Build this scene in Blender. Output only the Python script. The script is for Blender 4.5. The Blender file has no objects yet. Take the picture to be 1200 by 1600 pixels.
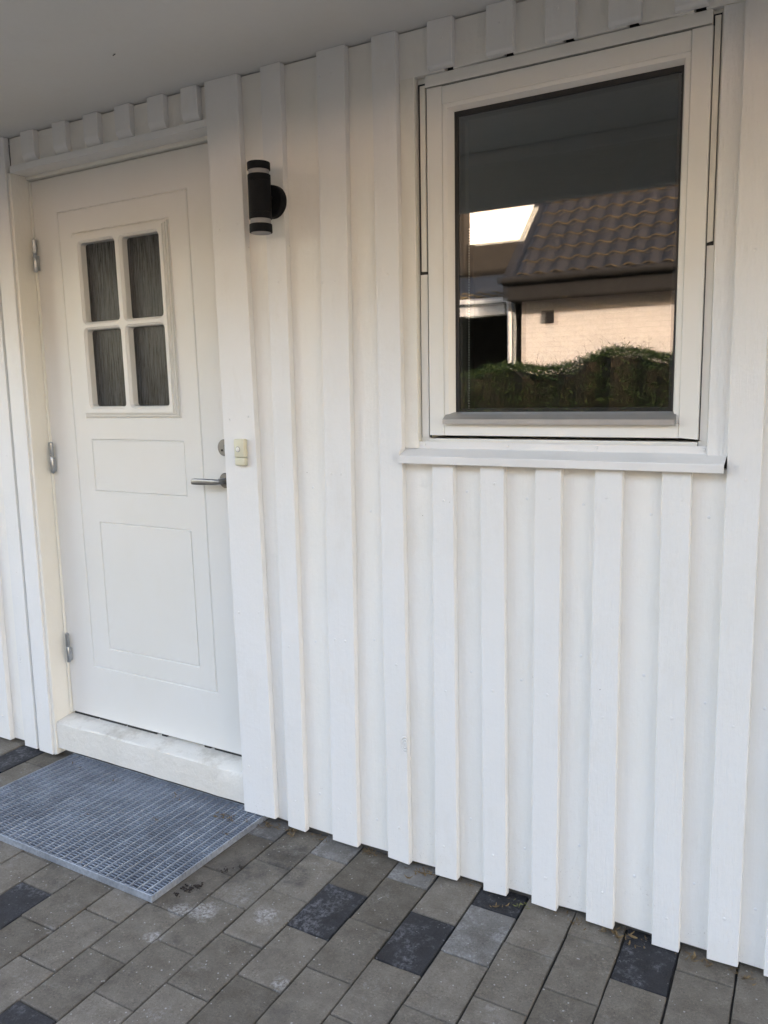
import bpy, bmesh, math, random
from mathutils import Matrix, Vector
random.seed(7)
R = math.radians
scene = bpy.context.scene
C = scene.collection

# ------------------------------------------------------------------ camera
cam_d = bpy.data.cameras.new('camera')
cam = bpy.data.objects.new('camera', cam_d)
C.objects.link(cam)
cam_d.sensor_fit = 'HORIZONTAL'
cam_d.sensor_width = 36.0
cam_d.lens = 38.387
cam_d.clip_start = 0.05
cam_d.clip_end = 600
cam.matrix_world = Matrix(((0.86382, -0.05770, 0.50049, 0.0),
                           (0.50347, 0.13472, -0.85344, -2.08),
                           (-0.01818, 0.98920, 0.14543, 1.4825),
                           (0, 0, 0, 1)))
scene.camera = cam

# ------------------------------------------------------------------ sky, sun, exposure
SUN_TO = Vector((0.80, 0.55, 0.24)).normalized()      # towards the sun: behind the house, low on the right
sun_el = math.asin(SUN_TO.z)
sun_az = math.atan2(SUN_TO.x, SUN_TO.y)               # clockwise from +y
world = bpy.data.worlds.new('World')
scene.world = world
world.use_nodes = True
wn = world.node_tree
wn.nodes.clear()
wo = wn.nodes.new('ShaderNodeOutputWorld')
wb = wn.nodes.new('ShaderNodeBackground')
ws = wn.nodes.new('ShaderNodeTexSky')
ws.sky_type = 'NISHITA'
ws.sun_disc = False
ws.sun_elevation = sun_el
ws.sun_rotation = sun_az
ws.air_density = 1.0
ws.dust_density = 2.5
ws.ozone_density = 1.0
wb.inputs['Strength'].default_value = 0.15
wn.links.new(ws.outputs['Color'], wb.inputs['Color'])
wn.links.new(wb.outputs['Background'], wo.inputs['Surface'])
sun_d = bpy.data.lights.new('sun', 'SUN')
sun_d.energy = 2.0
sun_d.angle = R(0.5)
sun_d.color = (1.0, 0.985, 0.96)
sun = bpy.data.objects.new('sun', sun_d)
C.objects.link(sun)
sun.rotation_euler = SUN_TO.to_track_quat('Z', 'Y').to_euler()
sun.location = (10, 8, 12)
vs = scene.view_settings
vs.view_transform = 'Standard'
vs.look = 'None'
vs.gamma = 1.0
vs.use_curve_mapping = False
vs.exposure = 3.38
vs.use_white_balance = True          # the photograph is balanced for open shade
vs.white_balance_temperature = 8250
vs.white_balance_tint = 21

# ------------------------------------------------------------------ helpers
def tag(o, label=None, cat=None, group=None, kind=None):
    if label: o['label'] = label
    if cat: o['category'] = cat
    if group: o['group'] = group
    if kind: o['kind'] = kind
    return o

def empty(name, loc, label=None, cat=None, group=None):
    o = bpy.data.objects.new(name, None)
    o.empty_display_size = 0.1
    o.location = loc
    C.objects.link(o)
    return tag(o, label, cat, group)

def world_loc(o):
    v = Vector(o.location)
    while o.parent:
        o = o.parent
        v = v + o.location
    return v

def link_mesh(name, me, mat, parent=None, loc=None):
    """loc is a world location; parents carry translations only"""
    o = bpy.data.objects.new(name, me)
    if mat is not None and not me.materials:
        me.materials.append(mat)
    C.objects.link(o)
    l = Vector(loc) if loc is not None else Vector((0, 0, 0))
    if parent is not None:
        o.parent = parent
        l = l - world_loc(parent)
    o.location = l
    return o

def from_bm(name, bm, mat, parent=None, smooth=False, loc=None):
    bmesh.ops.recalc_face_normals(bm, faces=bm.faces[:])
    me = bpy.data.meshes.new(name)
    bm.to_mesh(me)
    bm.free()
    if smooth:
        for p in me.polygons: p.use_smooth = True
        try: me.set_sharp_from_angle(angle=R(35))
        except Exception: pass
    if loc is None:
        # origin in the base centre of the piece
        xs = [v.co.x for v in me.vertices]; ys = [v.co.y for v in me.vertices]; zs = [v.co.z for v in me.vertices]
        loc = Vector(((min(xs)+max(xs))/2, (min(ys)+max(ys))/2, min(zs)))
        me.transform(Matrix.Translation(-loc))
    return link_mesh(name, me, mat, parent, loc)

def add_box(bm, x0, x1, y0, y1, z0, z1, bev=0.0, seg=1):
    vs_ = [bm.verts.new((x, y, z)) for x in (x0, x1) for y in (y0, y1) for z in (z0, z1)]
    fs = []
    for q in ((0,1,3,2),(4,6,7,5),(0,4,5,1),(2,3,7,6),(0,2,6,4),(1,5,7,3)):
        fs.append(bm.faces.new([vs_[i] for i in q]))
    if bev > 0:
        es = {e for f in fs for e in f.edges}
        bmesh.ops.bevel(bm, geom=list(es), offset=bev, segments=seg, affect='EDGES', profile=0.5)
    return vs_

def box(name, x0, x1, y0, y1, z0, z1, mat, parent, bev=0.0015, seg=1):
    bm = bmesh.new()
    add_box(bm, x0, x1, y0, y1, z0, z1, bev, seg)
    return from_bm(name, bm, mat, parent)

def lathe(bm, prof, seg=32, axis='Z', origin=(0, 0, 0), caps=True):
    """prof: list of (r, h)"""
    o = Vector(origin)
    rings = []
    for r, h in prof:
        ring = []
        for i in range(seg):
            a = 2*math.pi*i/seg
            p = (r*math.cos(a), r*math.sin(a), h) if axis == 'Z' else (r*math.cos(a), h, r*math.sin(a))
            ring.append(bm.verts.new(o + Vector(p)))
        rings.append(ring)
    for a, b in zip(rings, rings[1:]):
        for i in range(seg):
            j = (i+1) % seg
            bm.faces.new((a[i], a[j], b[j], b[i]))
    if caps:
        bm.faces.new(rings[0][::-1])
        bm.faces.new(rings[-1])

def board(name, xb, xt, z0, z1, yf, yb, mat, parent, bev=0.002, segs=7, jit=0.0003, endcut=0.0, flare=None, zjit=0.003):
    """a sawn board: xb/xt = (left, right) at the bottom and top, front yf, back yb; slightly uneven edges.
       flare=(height, depth): lower end curves back into the wall"""
    bm = bmesh.new()
    rings = []
    hs = [z0 + (z1-z0)*i/segs for i in range(segs+1)]
    if flare:
        n = 5
        hs = [z0 + flare[0]*i/n for i in range(n)] + [z0+flare[0], (z0+flare[0]+z1)/2, z1]
    zl, zr = random.uniform(-zjit, zjit), random.uniform(-zjit, zjit)
    for k, z in enumerate(hs):
        t = (z-z0)/(z1-z0)
        l = xb[0]+(xt[0]-xb[0])*t + random.uniform(-jit, jit)
        r = xb[1]+(xt[1]-xb[1])*t + random.uniform(-jit, jit)
        f = yf + random.uniform(-jit, jit)
        if flare and z < z0+flare[0]:
            u = 1-(z-z0)/flare[0]
            f = yf + flare[1]*u*u
        dz = (zl, zr) if k == 0 and not flare else (0, 0)
        bev = min(bev, 0.0018)
        fy = min(f+bev, yb-0.001)
        ring = [(l, yb, z+dz[0]), (l, fy, z+dz[0]), (l+bev*0.35, f+bev*0.35, z+dz[0]), (l+bev, f, z+dz[0]),
                (r-bev, f, z+dz[1]), (r-bev*0.35, f+bev*0.35, z+dz[1]), (r, fy, z+dz[1]), (r, yb, z+dz[1])]
        rings.append([bm.verts.new(p) for p in ring])
    for a, b in zip(rings, rings[1:]):
        for i in range(8):
            j = (i+1) % 8
            bm.faces.new((a[i], a[j], b[j], b[i]))
    bm.faces.new(rings[0][::-1]); bm.faces.new(rings[-1])
    return from_bm(name, bm, mat, parent)

def tube(bm, pts, r, seg=8):
    rings = []
    n = len(pts)
    for i, p in enumerate(pts):
        p = Vector(p)
        t = (Vector(pts[min(i+1, n-1)]) - Vector(pts[max(i-1, 0)])).normalized()
        u = t.orthogonal().normalized() if abs(t.z) < 0.9 else Vector((1, 0, 0))
        u = (u - t*u.dot(t)).normalized(); v = t.cross(u)
        rr = r[i] if isinstance(r, (list, tuple)) else r
        rings.append([bm.verts.new(p + u*rr*math.cos(2*math.pi*k/seg) + v*rr*math.sin(2*math.pi*k/seg)) for k in range(seg)])
    for a, b in zip(rings, rings[1:]):
        for i in range(seg):
            j = (i+1) % seg
            bm.faces.new((a[i], a[j], b[j], b[i]))
    bm.faces.new(rings[0][::-1]); bm.faces.new(rings[-1])

# ------------------------------------------------------------------ materials
class NT:
    def __init__(s, name):
        s.m = bpy.data.materials.new(name); s.m.use_nodes = True
        s.t = s.m.node_tree; s.t.nodes.clear()
        s.out = s.n('ShaderNodeOutputMaterial')
    def n(s, typ, **kw):
        nd = s.t.nodes.new(typ)
        for k, v in kw.items():
            if k.startswith('i_'):
                nd.inputs[k[2:].replace('_', ' ')].default_value = v
            else: setattr(nd, k, v)
        return nd
    def l(s, a, b): s.t.links.new(a, b)
    def pos(s, scale=(1, 1, 1)):
        g = s.n('ShaderNodeNewGeometry')
        mp = s.n('ShaderNodeMapping'); mp.inputs['Scale'].default_value = scale
        s.l(g.outputs['Position'], mp.inputs['Vector'])
        return mp.outputs['Vector']
    def noise(s, vec, scale, detail=4, rough=0.55):
        nd = s.n('ShaderNodeTexNoise'); nd.inputs['Scale'].default_value = scale
        nd.inputs['Detail'].default_value = detail; nd.inputs['Roughness'].default_value = rough
        s.l(vec, nd.inputs['Vector']); return nd.outputs['Fac']
    def voro(s, vec, scale, feature='F1'):
        nd = s.n('ShaderNodeTexVoronoi', feature=feature); nd.inputs['Scale'].default_value = scale
        s.l(vec, nd.inputs['Vector']); return nd
    def ramp(s, fac, stops):
        nd = s.n('ShaderNodeValToRGB'); e = nd.color_ramp.elements
        while len(e) < len(stops): e.new(0.5)
        for el, (p, c) in zip(e, stops):
            el.position = p; el.color = c if len(c) == 4 else (*c, 1)
        s.l(fac, nd.inputs['Fac']); return nd.outputs['Color']
    def mix(s, fac, a, b, blend='MIX'):
        nd = s.n('ShaderNodeMix', data_type='RGBA', blend_type=blend)
        for sock, v in ((nd.inputs['Factor'], fac), (nd.inputs['A'] if False else nd.inputs[6], a), (nd.inputs[7], b)):
            if hasattr(v, 'is_output'): s.l(v, sock)
            else: sock.default_value = v if not isinstance(v, tuple) or len(v) == 4 else (*v, 1)
        return nd.outputs[2]
    def math(s, op, a, b=None):
        nd = s.n('ShaderNodeMath', operation=op)
        for i, v in enumerate((a, b)):
            if v is None: continue
            if hasattr(v, 'is_output'): s.l(v, nd.inputs[i])
            else: nd.inputs[i].default_value = v
        return nd.outputs[0]
    def bump(s, h, strength, dist=0.001, normal=None):
        nd = s.n('ShaderNodeBump'); nd.inputs['Strength'].default_value = strength; nd.inputs['Distance'].default_value = dist
        s.l(h, nd.inputs['Height'])
        if normal: s.l(normal, nd.inputs['Normal'])
        return nd.outputs['Normal']
    def principled(s, base, rough=0.5, metal=0.0, normal=None, **kw):
        p = s.n('ShaderNodeBsdfPrincipled')
        for k, v in (('Base Color', base), ('Roughness', rough), ('Metallic', metal)):
            if hasattr(v, 'is_output'): s.l(v, p.inputs[k])
            else: p.inputs[k].default_value = (*v, 1) if isinstance(v, tuple) and len(v) == 3 else v
        if normal: s.l(normal, p.inputs['Normal'])
        for k, v in kw.items(): p.inputs[k].default_value = v
        s.l(p.outputs['BSDF'], s.out.inputs['Surface'])
        return s.m

def paint(name, col, rough=0.42, grain=0.6, specks=True, dirt=(0.55, 0.50, 0.42), dirt_amt=0.25, lump=0.4, gscale=1.0, dlo=0.55):
    """old brush-painted wood"""
    t = NT(name)
    p1 = t.pos((1, 1, 1)); pg = t.pos((1, 1, 0.06))
    big = t.noise(p1, 2.3, 5)
    fib = t.noise(pg, 420*gscale, 3, 0.6)
    fib2 = t.noise(pg, 90*gscale, 3, 0.6)
    mott = t.noise(p1, 45, 4)
    c = t.mix(t.ramp(big, [(0.35, (0, 0, 0)), (0.75, (1, 1, 1))]), col, tuple(x*y for x, y in zip(col, (0.965, 0.955, 0.93))))
    dmask = t.ramp(t.noise(t.pos((1.0, 1.0, 0.35)), 9, 8, 0.72), [(dlo, (0, 0, 0)), (dlo+0.25, (1, 1, 1))])
    if dlo < 0.5:      # tread dirt lies on what faces up
        sx = t.n('ShaderNodeSeparateXYZ'); gg = t.n('ShaderNodeNewGeometry'); t.l(gg.outputs['True Normal'], sx.inputs[0])
        dmask = t.math('MULTIPLY', dmask, t.math('ADD', t.math('MULTIPLY', t.math('GREATER_THAN', sx.outputs['Z'], 0.5), 0.85), 0.15))
    c = t.mix(t.math('MULTIPLY', dmask, dirt_amt), c, dirt)
    if specks:
        v = t.voro(p1, 16)
        v.inputs['Randomness'].default_value = 1.0
        wn_ = t.n('ShaderNodeTexWhiteNoise', noise_dimensions='3D'); t.l(v.outputs['Position'], wn_.inputs['Vector'])
        sel = t.math('GREATER_THAN', wn_.outputs['Value'], 0.86)
        rad = t.math('LESS_THAN', v.outputs['Distance'], 0.022)
        c = t.mix(t.math('MULTIPLY', t.math('MULTIPLY', sel, rad), 0.75), c, (0.16, 0.13, 0.10))
    if grain > 0.5:
        kv = t.voro(t.pos((1, 1, 0.55)), 4.2)
        kw = t.n('ShaderNodeTexWhiteNoise', noise_dimensions='3D'); t.l(kv.outputs['Position'], kw.inputs['Vector'])
        ksel = t.math('GREATER_THAN', kw.outputs['Value'], 0.55)
        kd = t.math('ADD', kv.outputs['Distance'], t.math('MULTIPLY', t.noise(p1, 60, 3), 0.02))
        rings = t.math('MULTIPLY', t.math('SINE', t.math('MULTIPLY', kd, 330.0)), t.math('LESS_THAN', kd, 0.075))
        kb = t.bump(t.math('MULTIPLY', rings, ksel), 0.8, 0.0012)
        sp = t.n('ShaderNodeSeparateXYZ'); t.l(p1, sp.inputs[0])
        foot = t.ramp(sp.outputs['Z'], [(0.0, (1, 1, 1)), (0.28, (0, 0, 0))])
        spk = t.ramp(t.noise(p1, 150, 4, .7), [(0.62, (0, 0, 0)), (0.68, (1, 1, 1))])
        clus = t.ramp(t.noise(p1, 13, 4, .6), [(0.42, (0, 0, 0)), (0.62, (1, 1, 1))])
        c = t.mix(t.math('MULTIPLY', t.math('MULTIPLY', foot, t.math('MULTIPLY', spk, clus)), 0.55), c, (0.22, 0.19, 0.155))
    else: kb = None
    n = t.bump(fib2, 0.5*min(grain, 1.6), 0.0030, kb)
    n = t.bump(fib, 0.45*min(grain, 1.6), 0.0016, n)
    n = t.bump(t.noise(t.pos((1, 1, 0.35)), 130, 4, 0.65), 0.6*min(lump, 1.5), 0.0022, n)
    n = t.bump(mott, min(lump, 1.5), 0.0028, n)
    r = t.ramp(mott, [(0.3, (rough-0.05,)*3), (0.7, (rough+0.1,)*3)])
    return t.principled(c, r, 0.0, n, **{'Specular IOR Level': 0.4})

WHITE = (0.755, 0.76, 0.765)
M = {}
M['batten'] = paint('white_painted_batten', WHITE, 0.45, 0.7)
M['board'] = paint('white_painted_board', (0.82, 0.807, 0.778), 0.5, 0.8, dirt_amt=0.18)  # creamier than the battens: warm bounced light put into the paint colour
M['casing'] = paint('white_painted_casing', WHITE, 0.42, 0.8)
M['rough'] = paint('white_rough_sawn', (0.76, 0.765, 0.768), 0.42, 1.6, specks=True, lump=0.55)
M['cream'] = paint('cream_painted_frame', (0.77, 0.755, 0.705), 0.4, 0.35, dirt_amt=0.3)
M['ceiling'] = paint('grey_white_soffit', (0.70, 0.70, 0.69), 0.5, 0.0, specks=False, dirt_amt=0.15, lump=0.1)
M['door'] = paint('white_lacquered_door', (0.73, 0.725, 0.705), 0.35, 0.05, specks=False, dirt_amt=0.08, lump=0.06)
M['sash'] = paint('white_window_lacquer', (0.76, 0.755, 0.73), 0.33, 0.05, specks=False, dirt_amt=0.18, lump=0.08)
M['thresh'] = paint('worn_threshold_paint', (0.72, 0.70, 0.66), 0.5, 1.2, dirt=(0.25, 0.20, 0.14), dirt_amt=0.6, lump=1.3, dlo=0.475)

def simple(name, col, rough=0.5, metal=0.0, nscale=120, bump=0.15, var=0.12, **kw):
    t = NT(name)
    p = t.pos()
    nz = t.noise(p, nscale, 5)
    c = t.mix(t.ramp(t.noise(p, nscale/9, 5), [(0.3, (0, 0, 0)), (0.7, (1, 1, 1))]), tuple(x*(1-var) for x in col), tuple(min(1, x*(1+var)) for x in col))
    return t.principled(c, rough, metal, t.bump(nz, bump, 0.0006), **kw)

M['flash'] = simple('grey_white_sheet_metal', (0.72, 0.72, 0.72), 0.38, 0.0, 60, 0.05, 0.05)
M['alu'] = simple('satin_aluminium', (0.42, 0.42, 0.42), 0.42, 0.85, 150, 0.05, 0.06)
M['gasket'] = simple('black_gasket', (0.012, 0.012, 0.013), 0.5)
M['zinc'] = simple('zinc_hinge', (0.42, 0.45, 0.48), 0.36, 0.9, 300, 0.1, 0.15)
M['steel'] = simple('brushed_dark_steel', (0.24, 0.235, 0.235), 0.36, 0.9, 300, 0.08, 0.1)
M['lamp'] = simple('anthracite_lamp', (0.0075, 0.0085, 0.011), 0.6, 0.0, 500, 0.2, 0.1, **{'Specular IOR Level': 0.15})
M['frost'] = simple('frosted_plastic', (0.27, 0.27, 0.28), 0.5, 0.0, 200, 0.05, 0.03)
M['bell'] = simple('yellowed_plastic', (0.62, 0.60, 0.47), 0.38, 0.0, 200, 0.05, 0.03)
M['button'] = simple('pale_plastic', (0.72, 0.72, 0.68), 0.35, 0.0, 200, 0.05, 0.03)
M['black'] = simple('dark_void', (0.02, 0.019, 0.018), 0.8)
M['concrete'] = simple('dark_foundation', (0.09, 0.085, 0.08), 0.9, 0, 60, 0.6, 0.3)
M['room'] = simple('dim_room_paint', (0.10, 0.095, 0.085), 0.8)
M['chain'] = simple('bead_chain', (0.7, 0.7, 0.68), 0.4)

def galv():
    t = NT('galvanised_steel')
    p = t.pos()
    v = t.voro(p, 90)
    c = t.ramp(v.outputs['Distance'], [(0.0, (0.30, 0.34, 0.40)), (0.8, (0.45, 0.50, 0.57))])
    c = t.mix(t.ramp(t.noise(p, 7, 6, .65), [(0.42, (0, 0, 0)), (0.75, (1, 1, 1))]), c, (0.22, 0.24, 0.275))
    return t.principled(c, 0.5, 0.55, t.bump(t.noise(p, 250, 4), 0.2, 0.0006))
M['galv'] = galv()

def glass(name, refl=2.0, tint=(0.80, 0.83, 0.82), wave=0.006):
    t = NT(name)
    p = t.pos((1, 1, 1))
    b = t.bump(t.noise(p, 3.2, 2), 1.0, wave)
    fr = t.n('ShaderNodeFresnel'); fr.inputs['IOR'].default_value = 1.5
    fac = t.math('MINIMUM', t.math('MULTIPLY', fr.outputs[0], refl), 1.0)
    tr = t.n('ShaderNodeBsdfTransparent'); tr.inputs['Color'].default_value = (*tint, 1)
    gl = t.n('ShaderNodeBsdfGlossy'); gl.inputs['Roughness'].default_value = 0.0
    gl.inputs['Color'].default_value = (1, 1, 1, 1)
    t.l(b, gl.inputs['Normal'])
    mx = t.n('ShaderNodeMixShader')
    t.l(fac, mx.inputs[0]); t.l(tr.outputs[0], mx.inputs[1]); t.l(gl.outputs[0], mx.inputs[2])
    t.l(mx.outputs[0], t.out.inputs['Surface'])
    return t.m
M['glass'] = glass('window_glass', 3.1, wave=0.00006)
M['glass2'] = glass('inner_window_glass', 2.4, wave=0.00012)

def reeded():
    t = NT('textured_door_glass')
    pg = t.pos((1, 1, 0.05))
    f = t.noise(pg, 230, 4, 0.7)
    n = t.bump(f, 0.9, 0.004)
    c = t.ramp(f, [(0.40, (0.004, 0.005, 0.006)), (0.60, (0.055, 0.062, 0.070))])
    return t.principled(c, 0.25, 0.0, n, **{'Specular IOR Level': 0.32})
M['reeded'] = reeded()

def paver(name, a, b, eff=0.35, effc=(0.44, 0.43, 0.42), lo=0.57):
    t = NT(name)
    p = t.pos()
    oi = t.n('ShaderNodeObjectInfo'); gi = t.n('ShaderNodeNewGeometry')
    rnd = t.math('FRACT', t.math('ADD', oi.outputs['Random'], gi.outputs['Random Per Island']))
    c = t.mix(rnd, a, b)
    m = t.noise(p, 14, 6, 0.7)
    c = t.mix(t.ramp(m, [(0.34, (0, 0, 0)), (0.66, (1, 1, 1))]), c, t.mix(1.0, c, (0.66, 0.64, 0.61), 'MULTIPLY'))
    # grain: aggregate showing through, in two sizes
    g = t.noise(p, 150, 5, 0.8)
    g2 = t.noise(p, 420, 3, 0.7)
    patch = t.ramp(t.noise(p, 19, 5, 0.65), [(0.38, (0.25,)*3), (0.62, (1, 1, 1))])
    c = t.mix(t.math('MULTIPLY', patch, t.ramp(g, [(0.54, (0, 0, 0)), (0.66, (0.85,)*3)])), c, t.mix(1.0, c, (1.8, 1.75, 1.68), 'MULTIPLY'))
    c = t.mix(t.math('MULTIPLY', patch, t.ramp(g, [(0.34, (0.9,)*3), (0.45, (0, 0, 0))])), c, t.mix(1.0, c, (0.42, 0.41, 0.40), 'MULTIPLY'))
    c = t.mix(t.ramp(g2, [(0.36, (0.6,)*3), (0.48, (0, 0, 0))]), c, t.mix(1.0, c, (0.6, 0.6, 0.6), 'MULTIPLY'))
    # pale lime bloom in ragged patches, and single light grains
    e = t.math('MULTIPLY', t.ramp(t.noise(p, 7.5, 8, 0.72), [(lo, (0, 0, 0)), (lo+0.10, (1, 1, 1))]), t.ramp(t.noise(p, 70, 6, .75), [(0.44, (0, 0, 0)), (0.60, (1, 1, 1))]))
    c = t.mix(t.math('MULTIPLY', e, eff), c, effc)
    v = t.voro(p, 95)
    wn_ = t.n('ShaderNodeTexWhiteNoise', noise_dimensions='3D'); t.l(v.outputs['Position'], wn_.inputs['Vector'])
    sz = t.math('MULTIPLY', t.noise(p, 60, 3), 0.42)
    s = t.math('MULTIPLY', t.math('GREATER_THAN', wn_.outputs['Value'], 0.90), t.math('LESS_THAN', v.outputs['Distance'], sz))
    c = t.mix(t.math('MULTIPLY', s, 0.6), c, effc)
    # dark damp and oil stains
    d = t.ramp(t.noise(p, 4.6, 7, 0.68), [(0.55, (0, 0, 0)), (0.68, (1, 1, 1))])
    c = t.mix(t.math('MULTIPLY', d, 0.45), c, (0.040, 0.036, 0.033))
    # marks left on certain stones: lime smears and sooty rings
    def spot(x, y, r_, nsc, lo_, hi_):
        dn = t.n('ShaderNodeVectorMath', operation='DISTANCE'); t.l(p, dn.inputs[0]); dn.inputs[1].default_value = (x, y, 0)
        near = t.ramp(t.math('ADD', t.math('DIVIDE', dn.outputs['Value'], r_), t.math('MULTIPLY', t.math('SUBTRACT', t.noise(p, 26, 5, .7), 0.5), 1.6)), [(0.45, (1, 1, 1)), (1.0, (0, 0, 0))])
        return t.math('MULTIPLY', near, t.ramp(t.noise(p, nsc, 6, .75), [(lo_, (0, 0, 0)), (hi_, (1, 1, 1))]))
    for x, y, r_ in ((-1.575, -0.470, .055), (-1.640, -0.500, .04), (-1.402, -0.399, .045), (-1.20, -0.60, .03), (-1.62, -0.62, .03)):
        c = t.mix(t.math('MULTIPLY', spot(x, y, r_, 90, .42, .62), 0.75), c, (0.46, 0.45, 0.44))
    for x, y, r_ in ((-1.600, -0.250, .10), (-1.535, -0.120, .09), (-1.66, -0.06, .07), (-1.45, -0.21, .07)):
        c = t.mix(t.math('MULTIPLY', spot(x, y, r_, 18, .35, .6), 0.6), c, (0.045, 0.042, 0.040))
    n = t.bump(g, 0.8, 0.003)
    n = t.bump(t.noise(p, 45, 4), 0.35, 0.004, n)
    return t.principled(c, 0.88, 0.0, n, **{'Specular IOR Level': 0.25})
M['paver'] = paver('concrete_paver', (0.150, 0.130, 0.108), (0.235, 0.208, 0.177))
M['paver_dark'] = paver('charcoal_paver', (0.036, 0.036, 0.040), (0.046, 0.046, 0.051), 0.75, (0.17, 0.17, 0.185), 0.50)
M['paver_pale'] = paver('bloomed_paver', (0.185, 0.175, 0.165), (0.21, 0.20, 0.19), 0.5, (0.40, 0.40, 0.40), 0.47)
M['sand'] = simple('joint_sand', (0.030, 0.027, 0.023), 0.95, 0, 300, 1.0, 0.4)

def two(name, a, b, scale, rough=0.8, bump=0.5, dist=0.004):
    t = NT(name); p = t.pos(); nz = t.noise(p, scale, 6, .65)
    return t.principled(t.ramp(nz, [(0.3, a), (0.7, b)]), rough, 0.0, t.bump(nz, bump, dist))
M['litter'] = two('dry_leaves', (0.05, 0.030, 0.015), (0.24, 0.155, 0.07), 60)
M['moss'] = two('green_moss', (0.06, 0.07, 0.02), (0.20, 0.20, 0.07), 60)
M['soil'] = two('soil_and_shade', (0.012, 0.008, 0.006), (0.035, 0.022, 0.016), 200)  # soil crumbs, and the shade sheet added under the grating
M['grass_g'] = two('garden_ground', (0.17, 0.165, 0.15), (0.26, 0.25, 0.23), 3)
M['leaf'] = two('hedge_leaf', (0.035, 0.075, 0.018), (0.11, 0.18, 0.05), 9, 0.6, 0.2)
M['twig'] = two('hedge_twig', (0.05, 0.035, 0.02), (0.11, 0.08, 0.05), 30)
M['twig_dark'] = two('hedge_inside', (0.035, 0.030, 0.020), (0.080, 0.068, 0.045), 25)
M['tile'] = two('dark_roof_tile', (0.014, 0.014, 0.016), (0.034, 0.031, 0.031), 12, 0.6, 0.4)
M['sunlit_edge'] = two('sunlit_tile_edge', (0.05, 0.035, 0.02), (0.42, 0.30, 0.14), 14)  # sun-caught gold of the tile fronts put into their colour
M['timber'] = two('brown_timber', (0.026, 0.020, 0.015), (0.048, 0.037, 0.027), 8)
M['neighbour_trim'] = simple('neighbour_white_trim', (0.75, 0.75, 0.74), 0.5)
M['neighbour_dark'] = simple('neighbour_dark_board', (0.014, 0.012, 0.011), 0.7)
M['house_roof'] = two('house_roof_felt', (0.04, 0.04, 0.04), (0.07, 0.065, 0.06), 8)

def white_brick():
    t = NT('white_brick')
    tc = t.n('ShaderNodeNewGeometry')
    mp = t.n('ShaderNodeMapping'); mp.inputs['Rotation'].default_value = (R(90), 0, 0)
    t.l(tc.outputs['Position'], mp.inputs['Vector'])
    b = t.n('ShaderNodeTexBrick'); t.l(mp.outputs['Vector'], b.inputs['Vector'])
    b.inputs['Scale'].default_value = 1.0; b.inputs['Brick Width'].default_value = 0.26; b.inputs['Row Height'].default_value = 0.085
    b.inputs['Mortar Size'].default_value = 0.007
    b.inputs['Color1'].default_value = (0.72, 0.655, 0.60, 1); b.inputs['Color2'].default_value = (0.68, 0.615, 0.56, 1); b.inputs['Mortar'].default_value = (0.57, 0.515, 0.47, 1)
    return t.principled(b.outputs['Color'], 0.8, 0.0, t.bump(b.outputs['Fac'], -0.5, 0.006))
M['brick'] = white_brick()

# ================================================================== GROUND AND PAVING
bm = bmesh.new()
add_box(bm, -150, 150, -150, 150, -0.6, -0.062)
tag(from_bm('ground', bm, M['grass_g']), kind='structure')
pave = None
bm = bmesh.new()
add_box(bm, -9, 7, -4.6, 0.06, -0.06, -0.009)
pave = from_bm('pavement', bm, M['sand'])
tag(pave, kind='structure')

GA, GB, GO = Vector((0.14294, 0.00106)), Vector((-0.00394, 0.11087)), Vector((-2.03922, -0.51818))
def grid(i, j): return GO + GA*i + GB*j
def paver_bm(bm, i, j, jit=1.0):
    """one paver between joint rows j and j+2 in column i"""
    g = 0.0021
    quad = [grid(i, j), grid(i+1, j), grid(i+1, j+2), grid(i, j+2)]
    c = sum(quad, Vector((0, 0)))/4
    ys_max = 0.052
    pts = []
    for q in quad:
        d = q-c
        p = q - Vector((math.copysign(g, d.x), math.copysign(g, d.y))) + Vector((random.uniform(-1, 1), random.uniform(-1, 1)))*0.0012*jit
        p.y = min(p.y, ys_max)
        pts.append(p)
    if pts[2].y - pts[1].y < 0.012: return False
    tx, ty, dz = random.uniform(-.006, .006)*jit, random.uniform(-.005, .005)*jit, random.uniform(-.0012, .0012)*jit
    def z(p, base): return base + dz + (p.x-c.x)*tx + (p.y-c.y)*ty
    ch, cd = 0.0036, 0.0026
    def ins(p, k): 
        d = p-c
        return p - Vector((math.copysign(k, d.x), math.copysign(k, d.y)))
    rings = []
    # sides get a mid point so that the arrises are not dead straight
    def loop(k, base):
        L = []
        for a in range(4):
            p, q = ins(pts[a], k), ins(pts[(a+1) % 4], k)
            L.append((p, base))
            for s in (0.33, 0.66):
                mm = p.lerp(q, s); nn = Vector((q.y-p.y, p.x-q.x)).normalized()
                L.append((mm + nn*offs[a*2+(0 if s < .5 else 1)], base))
        return L
    offs = [random.uniform(-.0011, .0007)*jit for _ in range(8)]
    for k, base in ((0, -0.05), (0, -cd*1.6), (ch*0.4, -cd*0.3), (ch, 0.0)):
        rings.append([bm.verts.new((p.x, p.y, z(p, b))) for p, b in loop(k, base)])
    for a, b in zip(rings, rings[1:]):
        for q in range(12):
            bm.faces.new((a[q], a[(q+1) % 12], b[(q+1) % 12], b[q]))
    bm.faces.new(rings[-1])
    return True

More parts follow.
